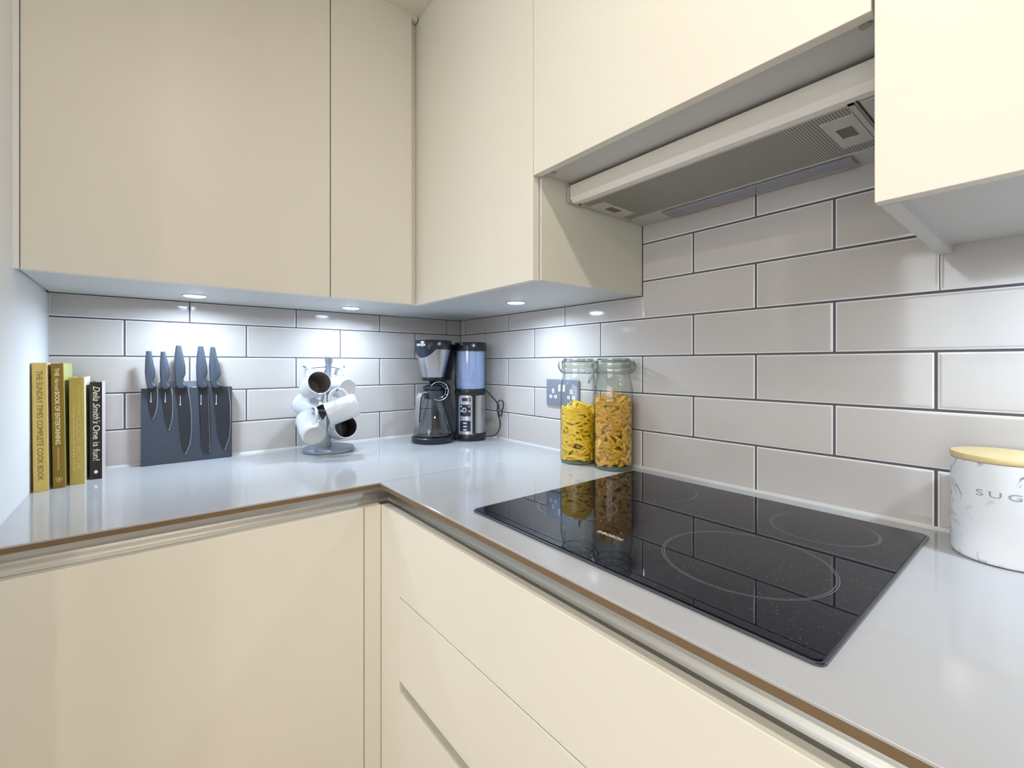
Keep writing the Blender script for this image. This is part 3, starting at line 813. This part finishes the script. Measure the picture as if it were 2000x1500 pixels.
for i, (lb, (px, py, d), mode, ax, hd, min_) in enumerate(MUGS):
    a = ax.normalized(); h = (hd - a * hd.dot(a)).normalized(); s = a.cross(h)
    p = ray(px, py, d)
    c = p - a * L_M / 2 if mode == 'open' else (p + a * L_M / 2 if mode == 'base' else p)
    mm = Matrix(((h.x, s.x, a.x, c.x), (h.y, s.y, a.y, c.y), (h.z, s.z, a.z, c.z), (0, 0, 0, 1)))
    t = thing('mug', lb, 'mug', (0, 0, 0), 0, 'white mugs on the mug tree'); t.matrix_world = mm
    H_ = L_M / 2
    lathe('body', [(0, -H_ + 0.002), (0.026, -H_ + 0.002), (0.028, -H_), (0.031, -H_), (0.0345, -H_ + 0.004), (0.0368, -H_ + 0.012), (R_M, -H_ + 0.03), (R_M, H_ - 0.002), (R_M - 0.001, H_), (R_M - 0.0025, H_ - 0.001)], M_MUG, t, 40)
    lathe('inside', [(R_M - 0.0025, H_ - 0.001), (R_M - 0.0035, H_ - 0.008), (R_M - 0.0035, -H_ + 0.02), (0.028, -H_ + 0.008), (0, -H_ + 0.006)], min_, t, 40)
    if mode == 'base':
        lathe('base_disc', [(0, -H_ + 0.0012), (0.0262, -H_ + 0.0012), (0.0285, -H_ - 0.0004), (0.0312, -H_ - 0.0004)], M_MUGBASE, t, 36)
    pts = [Vector((R_M - 0.002, 0, 0.026))]
    for k in range(13):
        th_ = math.radians(80 - 160 * k / 12); pts.append(Vector((R_M + 0.003 + 0.023 * math.cos(th_), 0, 0.024 * math.sin(th_))))
    pts.append(Vector((R_M - 0.002, 0, -0.026)))
    tube('handle', pts, 0.0045, M_MUG, t, 10, flat=1.35)
    # arm of the tree through the handle
    hc = mm @ Vector((R_M + 0.012, 0, 0.002)) - TC
    z = max(hc.z, 0.05) - 0.004
    d2 = Vector((hc.x, hc.y, 0)); L = d2.length; d2.normalize()
    if i in (0, 1, 5): zz = 0.281
    else: zz = hc.z + 0.008 - 0.01
    tube('arm', [Vector((0, 0, zz)) + d2 * 0.006, Vector((0, 0, (zz + hc.z + 0.012) / 2)) + d2 * L * 0.6, hc + Vector((0, 0, 0.0115)), hc + d2 * 0.016 + Vector((0, 0, 0.018))], 0.0028, mat('arm_grey', s2l(120, 126, 136), 0.3, metal=0.8), tm, 8)

# ------------------------------------------------------------------ coffee maker
CM = (-0.2345, -0.1790, WT)
tc_ = thing('coffee_maker', 'black and stainless coffee maker with glass carafe in the tiled corner', 'coffee maker', CM, -math.radians(45))
M_CBLK = mat('coffee_black', s2l(22, 27, 36), 0.25)
M_CARAFE = thin_glass('carafe_glass', (0.80, 0.86, 0.90), 0.22)
M_TANK = thin_glass('blue_tank_plastic', (0.80, 0.86, 0.96), 0.5, 0.10)


def shift(o, v): o.location = v; return o


TX, TY = 0.128, 0.066      # tower centre in the machine's own frame
lathe('base', [(0, 0), (0.078, 0), (0.0800, 0.003), (0.0800, 0.019), (0.077, 0.022), (0, 0.022)], M_CBLK, tc_, 48)
box('base_bridge', 0.0, TX, TY - 0.044, TY + 0.050, 0.0, 0.020, M_CBLK, tc_, bev=0.003)
# back column
extrude_poly('back_column', rrect(-0.028, 0.085, 0.060, 0.125, 0.012, 3), lambda a, b, c: (a, b, 0.02 + c), 0.345, M_CBLK, tc_)
# brew head
ho = lathe('filter_cone', [(0.041, 0.240), (0.0655, 0.342), (0.062, 0.342), (0.038, 0.242), (0.041, 0.240)], M_STEEL, tc_, 48)
lathe('head_cap', [(0.0655, 0.342), (0.0682, 0.3425), (0.0690, 0.350), (0.0690, 0.371), (0.066, 0.376), (0.04, 0.3785), (0, 0.379)], M_CBLK, tc_, 48)
# scoop shaped black shield on the cone front, facing the room
bm = bmesh.new(); NA = 16
top, bot = [], []
for k in range(NA + 1):
    u = k / NA; ang = math.radians(-90 - 24 + (u - 0.5) * 96); dz = 0.030 * math.sin(PI * u) ** 0.8
    for (zz, L) in ((0.345, top), (0.342 - dz, bot)):
        rr = 0.041 + (zz - 0.240) / 0.102 * 0.0245 + 0.0022
        L.append(bm.verts.new((rr * math.cos(ang), rr * math.sin(ang), zz)))
for k in range(NA):
    bm.faces.new((top[k], top[k + 1], bot[k + 1], bot[k]))
link('cone_shield', fin(bm, 'cone_shield', True), mat('shield_blue_black', s2l(26, 34, 56), 0.25), tc_)


def cyl_text(body, size, r, ang0, z, m, parent, length, c=(0, 0), name='brand_lettering', **k):
    return text(name, body, size, lambda a, b, cc: (c[0] + (r + cc) * math.cos(ang0 + a / r), c[1] + (r + cc) * math.sin(ang0 + a / r), z + b), m, parent, length=length, ext=0.0001, **k)


cyl_text('NINJA', 0.0125, 0.0692, math.radians(-90 - 42), 0.3545, mat('white_print', s2l(228, 232, 238), 0.4), tc_, 0.042, offset=0.0003)
lathe('drip_ring', [(0.030, 0.226), (0.0425, 0.228), (0.0435, 0.238), (0.041, 0.2405), (0.02, 0.2405)], M_CBLK, tc_, 40)
lathe('drip_nozzle', [(0.0, 0.213), (0.012, 0.213), (0.018, 0.227), (0, 0.227)], M_CBLK, tc_, 20)
# carafe: a part with its own pieces
cf = lathe('carafe', [(0.0, 0.0235), (0.064, 0.0235), (0.0715, 0.028), (0.0725, 0.036), (0.066, 0.062), (0.046, 0.125), (0.034, 0.160), (0.031, 0.172), (0.033, 0.180)], M_CARAFE, tc_, 48, label='clear glass carafe')
lathe('carafe_lid', [(0.0, 0.212), (0.026, 0.212), (0.037, 0.208), (0.0385, 0.197), (0.034, 0.190), (0, 0.190)], M_CBLK, cf, 36)
lathe('carafe_collar', [(0.0335, 0.160), (0.0360, 0.162), (0.0365, 0.190), (0.030, 0.192)], mat('collar_black', s2l(48, 58, 70), 0.3), cf, 36)
hd = math.radians(-90 - 34)
hx, hy = math.cos(hd), math.sin(hd)
pth = [(0.032, 0.183), (0.046, 0.187), (0.060, 0.182), (0.069, 0.166), (0.073, 0.140), (0.076, 0.110), (0.078, 0.080), (0.079, 0.062)]
bm = bmesh.new(); sx, sy = -hy, hx
rings = []
for k, (r, z) in enumerate(pth):
    wv = 0.0105; tk_ = 0.0035
    p0, p1 = pth[max(k - 1, 0)], pth[min(k + 1, len(pth) - 1)]; tx0, tz0 = p1[0] - p0[0], p1[1] - p0[1]; ln = math.hypot(tx0, tz0); nx, nz = -tz0 / ln, tx0 / ln
    rings.append([bm.verts.new(((r + nx * s2 * tk_) * hx + sx * s1 * wv, (r + nx * s2 * tk_) * hy + sy * s1 * wv, z + nz * s2 * tk_)) for s1, s2 in ((-1, -1), (1, -1), (1, 1), (-1, 1))])
for A, B in zip(rings[:-1], rings[1:]):
    for k in range(4): bm.faces.new((A[k], A[(k + 1) % 4], B[(k + 1) % 4], B[k]))
bm.faces.new(rings[0]); bm.faces.new(rings[-1][::-1])
bmesh.ops.recalc_face_normals(bm, faces=bm.faces)
bmesh.ops.bevel(bm, geom=bm.edges[:], offset=0.0010, segments=1, affect='EDGES')
link('carafe_handle', fin(bm, 'carafe_handle', True, 40), M_STEEL, cf, label='polished steel handle')
ins = []
bm = bmesh.new()
rings = []
for k, (r, z) in enumerate(pth[2:-1]):
    rings.append([bm.verts.new(((r - 0.0045 + e) * hx + sx * s1 * 0.0095, (r - 0.0045 + e) * hy + sy * s1 * 0.0095, z)) for s1, e in ((-1, 0), (1, 0), (1, -0.004), (-1, -0.004))])
for A, B in zip(rings[:-1], rings[1:]):
    for k in range(4): bm.faces.new((A[k], A[(k + 1) % 4], B[(k + 1) % 4], B[k]))
bm.faces.new(rings[0]); bm.faces.new(rings[-1][::-1])
link('handle_backing', fin(bm, 'handle_backing'), M_CBLK, cf)
# chrome loop of the frother on the right of the carafe neck
Rr = Vector((math.cos(math.radians(6)), math.sin(math.radians(6)), 0))
c0 = Vector((0.030, -0.030, 0.190))
lo = tube('wire_loop', ring_pts(c0, Rr, (0, 0, 1), 0.034, 40), 0.0016, M_CHROME, tc_, 8, True)
tube('inner_loop', ring_pts(c0 + Vector((-0.003, 0.004, 0)), Rr, (0, 0, 1), 0.026, 36), 0.0010, M_CHROME, lo, 6, True)
for a_ in (20, -25):
    a_ = math.radians(a_)
    tube('spoke', [c0 + Rr * 0.026 * math.cos(a_) + Vector((0, 0, 0.026 * math.sin(a_))), c0 + Rr * 0.034 * math.cos(a_) + Vector((0, 0, 0.034 * math.sin(a_)))], 0.0010, M_CHROME, lo, 6)


# tower, in the machine frame
def tl(name, prof, m, seg=48, **k):
    o = lathe(name, prof, m, tc_, seg, **k); o.location = (TX, TY, 0); return o


tl('tower_base', [(0, 0), (0.0585, 0), (0.0605, 0.003), (0.0605, 0.026), (0.058, 0.030), (0, 0.030)], M_CBLK)
tl('tower_body', [(0.0570, 0.029), (0.0570, 0.176), (0, 0.176)], M_STEEL, label='brushed stainless body')
tl('tank_collar', [(0.0575, 0.172), (0.0600, 0.175), (0.0605, 0.190), (0.0590, 0.195), (0, 0.195)], M_CBLK)
tk2 = tl('water_tank', [(0.0565, 0.195), (0.0605, 0.210), (0.0610, 0.340)], M_TANK, label='translucent blue tinted water tank')
bm = bmesh.new()
for k in range(17):
    z = 0.212 + 0.0075 * k
    P = [(0.0612 * math.cos(math.radians(-128 + 70 * q / 10)), 0.0612 * math.sin(math.radians(-128 + 70 * q / 10)), z) for q in range(11)]
    tube_bm(bm, P, 0.00028, 4)
link('level_marks', fin(bm, 'level_marks'), mat('level_print', s2l(215, 222, 245), 0.5), tk2)
tl('tank_back_shell', [(0.0540, 0.196), (0.0540, 0.338)], mat('tank_inner', s2l(168, 182, 210), 0.35, spec=0.5), 24)
tl('tank_lid', [(0.0600, 0.338), (0.0625, 0.340), (0.0630, 0.346), (0.0630, 0.366), (0.060, 0.371), (0, 0.3725)], M_CBLK)


def wrap_panel(name, r, a0, a1, z0, z1, m, parent=None, rnd=0.004, th_=0.0012):
    """curved rounded plate on the tower, angles in degrees measured from the machine's front (-Y)"""
    bm = bmesh.new(); w_ = math.radians(a1 - a0) * r
    pts = rrect(0, w_, z0, z1, min(rnd, w_ * 0.45), 4)
    # strip grid for smooth curvature
    N = 10; cols = []
    for i in range(N + 1):
        u = w_ * i / N; c_ = min(rnd, w_ * 0.45)
        dz = 0
        if u < c_: dz = c_ - math.sqrt(max(0, c_ * c_ - (c_ - u) ** 2))
        if u > w_ - c_: dz = c_ - math.sqrt(max(0, c_ * c_ - (u - w_ + c_) ** 2))
        an = math.radians(-90 + a0) + u / r
        cols.append([bm.verts.new((TX + rr * math.cos(an), TY + rr * math.sin(an), zz)) for rr, zz in ((r, z0 + dz), (r + th_, z0 + dz), (r + th_, z1 - dz), (r, z1 - dz))])
    for A, B in zip(cols[:-1], cols[1:]):
        for k in range(4): bm.faces.new((A[k], A[(k + 1) % 4], B[(k + 1) % 4], B[k]))
    bm.faces.new(cols[0]); bm.faces.new(cols[-1][::-1])
    return link(name, fin(bm, name, True, 40), m, parent or tc_)


M_PAN = mat('panel_silver', s2l(186, 190, 196), 0.28, metal=0.85)
M_PBLK = mat('panel_black', s2l(24, 30, 44), 0.25)
wrap_panel('side_strip', 0.0572, -50, 52, 0.027, 0.174, M_CBLK, th_=0.0008)
pan = wrap_panel('control_panel', 0.0580, -36, 18, 0.020, 0.172, M_PAN, rnd=0.006, th_=0.002)
wrap_panel('steel_side_plate', 0.0580, 30, 66, 0.030, 0.171, M_STEEL, rnd=0.001, th_=0.0012)
RP = 0.0601
wrap_panel('display', RP, -20, 2, 0.150, 0.163, mat('display_dark', s2l(52, 34, 40), 0.2), pan, 0.001, 0.0006)
wrap_panel('dial_field', RP, -29, 12, 0.094, 0.138, M_PBLK, pan, 0.001, 0.0005)
wrap_panel('button', RP, -27, -12, 0.083, 0.093, M_STEEL, pan, 0.001, 0.0010)
wrap_panel('button', RP, -7, 10, 0.083, 0.093, M_STEEL, pan, 0.001, 0.0010)
wrap_panel('brew_field', RP, -29, 12, 0.038, 0.078, M_PBLK, pan, 0.001, 0.0005)
for z in (0.0435, 0.0560, 0.0685):
    wrap_panel('brew_button', RP + 0.0005, -15, -2, z - 0.002, z + 0.0025, mat('print_grey', s2l(190, 196, 206), 0.4), pan, 0.001, 0.0004)
for z in (0.1525, 0.1600):
    wrap_panel('plus_button', RP, 6, 13, z - 0.0025, z + 0.0025, M_PBLK, pan, 0.001, 0.0005)
for a_, z in ((-24, 0.131), (6, 0.131), (-24, 0.113), (7, 0.113)):
    wrap_panel('size_mark', RP + 0.0005, a_ - 2, a_ + 3, z - 0.003, z + 0.003, MATS['print_grey'], pan, 0.001, 0.0004)
an = math.radians(-90 - 8); n_ = Vector((math.cos(an), math.sin(an), 0)); cpos = Vector((TX, TY, 0.118)) + n_ * (RP + 0.0004)
bm = bmesh.new(); bmesh.ops.create_cone(bm, cap_ends=True, segments=28, radius1=0.0105, radius2=0.0095, depth=0.008)
k_ = link('dial', fin(bm, 'dial', True, 40), M_CHROME, pan); k_.rotation_mode = 'QUATERNION'
k_.rotation_quaternion = n_.to_track_quat('Z', 'Y'); k_.location = cpos + n_ * 0.004
bm = bmesh.new(); bmesh.ops.create_cone(bm, cap_ends=True, segments=20, radius1=0.0050, radius2=0.0050, depth=0.001)
k_ = link('dial_centre', fin(bm, 'dial_centre'), M_PBLK, pan); k_.rotation_mode = 'QUATERNION'
k_.rotation_quaternion = n_.to_track_quat('Z', 'Y'); k_.location = cpos + n_ * 0.0083

# power cord, bundled, between the machine and the right wall
inv = Matrix.LocRotScale(Vector(CM), Matrix.Rotation(-math.radians(45), 3, 'Z').to_quaternion(), None).inverted()
cp = lambda px, py, d=1.715: inv @ ray(px, py, d)


def smooth_path(P, n=6):
    out = []
    for i in range(len(P) - 1):
        p0, p1, p2, p3 = P[max(i - 1, 0)], P[i], P[i + 1], P[min(i + 2, len(P) - 1)]
        for k in range(n):
            t = k / n
            out.append(0.5 * ((2 * p1) + (p2 - p0) * t + (2 * p0 - 5 * p1 + 4 * p2 - p3) * t * t + (3 * p1 - p0 - 3 * p2 + p3) * t ** 3))
    out.append(P[-1]); return out


cord = tube('power_cord', smooth_path([cp(946, 759), cp(952, 765), cp(963, 777), cp(971, 787), cp(972, 797), cp(973, 810), cp(976, 820), cp(977, 832), cp(973, 843), cp(966, 850, 1.705), cp(956, 851.5, 1.70), cp(946, 851.5, 1.695)]), 0.0028, M_BLACK, tc_, 8)
tube('cord_loop', smooth_path([cp(972, 797), cp(972, 788), cp(976, 782), cp(982, 784), cp(983, 792), cp(981, 802), cp(978, 813), cp(974, 806), cp(974, 797), cp(975, 790)], 5), 0.0026, M_BLACK, cord, 8)
tube('cord_tie', smooth_path([cp(969, 800, 1.708), cp(975, 803, 1.705), cp(981, 801, 1.708)], 4), 0.0042, M_BLACK, cord, 8)

# ------------------------------------------------------------------ pasta jars
M_JAR = thin_glass('jar_glass', (0.955, 0.975, 0.965), 0.10)
M_JARTH = thin_glass('jar_thick_glass', (0.84, 0.89, 0.86), 0.35)
M_WIRE = mat('clip_wire', s2l(150, 152, 150), 0.25, metal=1.0)
M_SEAL = thin_glass('clear_rubber_seal', (0.78, 0.80, 0.66), 0.3, 0.3)


def jar(loc, rot, label, open_latch):
    t = thing('clip_top_jar', label, 'jar', loc, rot, 'clip-top pasta jars')
    r = 0.0533
    lathe('glass_body', [(0, 0.004), (0.040, 0.0035), (0.047, 0.0), (0.0505, 0.0015), (r, 0.010), (r, 0.205), (0.0525, 0.222), (0.0490, 0.240), (0.0458, 0.256), (0.0455, 0.266)], M_JAR, t, 48)
    lathe('base_ring', [(0.030, 0.0005), (0.050, 0.001), (0.0515, 0.006), (0.040, 0.009), (0.0, 0.008)], mat('green_glass_base', s2l(92, 112, 96), 0.1, spec=0.8), t, 40)
    lathe('neck_rim', [(0.0455, 0.266), (0.0490, 0.268), (0.0495, 0.274), (0.0480, 0.279), (0.0455, 0.280)], M_JARTH, t, 48)
    lathe('rubber_seal', [(0.0440, 0.2802), (0.0505, 0.2802), (0.0505, 0.2840), (0.0440, 0.2840)], M_SEAL, t, 48)
    lathe('lid', [(0.0470, 0.2842), (0.0492, 0.286), (0.0495, 0.294), (0.0470, 0.299), (0.0452, 0.3005), (0.0452, 0.3035), (0.0430, 0.3050), (0.0410, 0.3030), (0.0400, 0.2975), (0, 0.2985)], M_JARTH, t, 48, label='thick glass lid')
    w_ = tube('wire_clip', [(0.0468 * math.cos(a), 0.0468 * math.sin(a), 0.2625) for a in [2 * PI * i / 36 for i in range(36)]], 0.0012, M_WIRE, t, 6, True)
    tube('lid_wire', [(0.0500 * math.cos(a), 0.0500 * math.sin(a), 0.2960) for a in [2 * PI * i / 36 for i in range(36)]], 0.0012, M_WIRE, w_, 6, True)
    for s in (-1, 1):   # hinge and latch bows at opposite sides
        x = s * 0.0505
        tube('clip_bow', smooth_path([Vector((x * 0.94, -0.010, 0.2625)), Vector((x * 1.08, -0.011, 0.272)), Vector((x * 1.16, -0.008, 0.285)), Vector((x * 1.10, 0, 0.297)), Vector((x * 1.16, 0.008, 0.285)), Vector((x * 1.08, 0.011, 0.272)), Vector((x * 0.94, 0.010, 0.2625))], 4), 0.0011, M_WIRE, w_, 6)
    if open_latch:
        tube('latch_lever', smooth_path([Vector((-0.0545, -0.008, 0.285)), Vector((-0.0580, -0.010, 0.262)), Vector((-0.0660, -0.011, 0.244)), Vector((-0.0690, -0.004, 0.236)), Vector((-0.0690, 0.004, 0.236)), Vector((-0.0660, 0.011, 0.244)), Vector((-0.0580, 0.010, 0.262)), Vector((-0.0545, 0.008, 0.285))], 4), 0.0012, M_WIRE, w_, 6)
    return t


J1 = (-0.0720, -0.7590, WT + 0.0002); J2 = (-0.0545, -0.8745, WT + 0.0002)
yaw_j = math.radians(-38)
jar(J1, yaw_j, 'tall clip-top glass jar of yellow pasta tubes, in front of the socket', False)
jar(J2, yaw_j, 'tall clip-top glass jar of golden pasta twists, beside the hob corner', True)


def pasta(name, label, loc, R0_, top, peak, make, n, m, seed, spread=0.45):
    rnd = random.Random(seed); bm = bmesh.new()
    for i in range(n):
        layer = rnd.random(); rad = R0_ * (1.0 if layer < 0.55 else (0.84 if layer < 0.8 else rnd.random() ** 0.5 * 0.75))
        a = rnd.uniform(0, 2 * PI); u = (i + 0.5) / n
        hmax = top + peak * (1 - rad / R0_) + peak * 0.3 * math.sin(a * 2 + 1)
        z = 0.014 + (hmax - 0.014) * rnd.random() ** 0.92
        tang = Vector((-math.sin(a), math.cos(a), 0)); ti = rnd.gauss(0, spread)
        d = (tang * math.cos(ti) + Vector((0, 0, 1)) * math.sin(ti)).normalized()
        make(bm, Vector((rad * math.cos(a), rad * math.sin(a), z)), d, rnd, R0_)
    o = link(name, fin(bm, name, True, 50), m, None)
    o.location = loc; o['label'] = label; o['category'] = 'pasta'; o['kind'] = 'stuff'
    return o


def clampR(p, R):
    q = math.hypot(p.x, p.y)
    if q > R: p.x *= R / q; p.y *= R / q
    p.z = max(p.z, 0.0105)
    return p


def penne(bm, c, d, rnd, R):
    L = rnd.uniform(0.036, 0.046); r = 0.0040
    cc = c * 1.0; q = Vector((c.x, c.y, 0)); cc -= q.normalized() * r * 1.3 if q.length > 0 else Vector()
    P = [clampR(cc + d * L * s, R - r) for s in (-0.5, -0.25, 0, 0.25, 0.5)]
    tube_bm(bm, P, r, 7)


def fusilli(bm, c, d, rnd, R):
    L = rnd.uniform(0.028, 0.036); r = 0.0058; q = Vector((c.x, c.y, 0)); cc = c - (q.normalized() * r if q.length > 0 else Vector())
    a = d.cross(Vector((0, 0, 1)))
    if a.length < 0.1: a = d.cross(Vector((1, 0, 0)))
    a.normalize(); b = d.cross(a); n = 22; ph = rnd.uniform(0, 6); SG = 9; prev = None; first = None
    for i in range(n + 1):
        p = clampR(cc + d * L * (i / n - 0.5), R - r); t = ph + i / n * 2 * PI * 1.9
        cur = [bm.verts.new(p + (a * math.cos(k * 2 * PI / SG + t) + b * math.sin(k * 2 * PI / SG + t)) * r * (1.0 if k % 3 == 0 else 0.42)) for k in range(SG)]
        if prev:
            for k in range(SG): bm.faces.new((prev[k], prev[(k + 1) % SG], cur[(k + 1) % SG], cur[k]))
        else: first = cur
        prev = cur
    bm.faces.new(first); bm.faces.new(prev[::-1])


pasta('penne_pasta', 'yellow pasta tubes filling the jar in front of the socket', J1, 0.0505, 0.160, 0.020, penne, 400, mat('penne_yellow', s2l(236, 196, 40), 0.5, var=0.12, vscale=30), 3)
pasta('twisted_pasta', 'golden twisted pasta filling the jar beside the hob corner', J2, 0.0505, 0.192, 0.014, fusilli, 480, mat('fusilli_gold', s2l(240, 188, 78), 0.45, var=0.3, vscale=60), 5, 0.8)

# ------------------------------------------------------------------ sugar canister
SC_C = (-0.0757, -1.6166, WT); SR = 0.0592
ts = thing('sugar_canister', 'white marbled ceramic sugar canister with a round bamboo lid, right of the hob', 'canister', SC_C)


def marble():
    m = mat('marble_ceramic', s2l(232, 234, 238), 0.2, spec=0.55)
    n = m.node_tree.nodes; l = m.node_tree.links; b = n['Principled BSDF']
    tc = n.new('ShaderNodeTexCoord')
    ns = n.new('ShaderNodeTexNoise'); ns.inputs['Scale'].default_value = 15; ns.inputs['Detail'].default_value = 7; ns.inputs['Distortion'].default_value = 0.9
    mpp = n.new('ShaderNodeMapping'); mpp.inputs['Location'].default_value = (0.31, 0.12, 0.075); l.new(tc.outputs['Object'], mpp.inputs[0]); l.new(mpp.outputs[0], ns.inputs['Vector'])
    s = n.new('ShaderNodeMath'); s.operation = 'SUBTRACT'; s.inputs[1].default_value = 0.5; l.new(ns.outputs[0], s.inputs[0])
    a = n.new('ShaderNodeMath'); a.operation = 'ABSOLUTE'; l.new(s.outputs[0], a.inputs[0])
    r = n.new('ShaderNodeMapRange'); r.inputs[1].default_value = 0.0; r.inputs[2].default_value = 0.024; r.inputs[3].default_value = 1; r.inputs[4].default_value = 0
    l.new(a.outputs[0], r.inputs[0])
    n2 = n.new('ShaderNodeTexNoise'); n2.inputs['Scale'].default_value = 22; l.new(tc.outputs['Object'], n2.inputs['Vector'])
    r2 = n.new('ShaderNodeMapRange'); r2.inputs[1].default_value = 0.48; r2.inputs[2].default_value = 0.62; l.new(n2.outputs[0], r2.inputs[0])
    mu = n.new('ShaderNodeMath'); mu.operation = 'MULTIPLY'; l.new(r.outputs[0], mu.inputs[0]); l.new(r2.outputs[0], mu.inputs[1])
    mx = n.new('ShaderNodeMix'); mx.data_type = 'RGBA'; mx.inputs[6].default_value = (*s2l(234, 236, 240), 1); mx.inputs[7].default_value = (*s2l(120, 122, 128), 1)
    l.new(mu.outputs[0], mx.inputs[0]); l.new(mx.outputs[2], b.inputs['Base Color'])
    return m


lathe('body', [(0, 0.0), (SR - 0.008, 0.0), (SR - 0.003, 0.002), (SR, 0.008), (SR, 0.1455), (SR - 0.003, 0.1465), (SR - 0.004, 0.140), (SR - 0.004, 0.006), (0, 0.006)], marble(), ts, 64)
lathe('lid', [(0, 0.147), (SR + 0.0002, 0.147), (SR + 0.0008, 0.1485), (SR + 0.0008, 0.1545), (SR, 0.1555), (0, 0.1555)], mat('bamboo', s2l(226, 200, 146), 0.45, var=0.10, vscale=10, stretch=(4, 40, 4)), ts, 64, label='pale bamboo lid')
dv = Vector((CAMP.x - SC_C[0], CAMP.y - SC_C[1])); ang_c = math.atan2(dv.y, dv.x)
cyl_text('SUGAR', 0.0128, SR + 0.0002, ang_c - math.radians(29.5), 0.0985, mat('grey_lettering', s2l(150, 152, 158), 0.5), ts, 0.083, name='lettering', space=1.35)
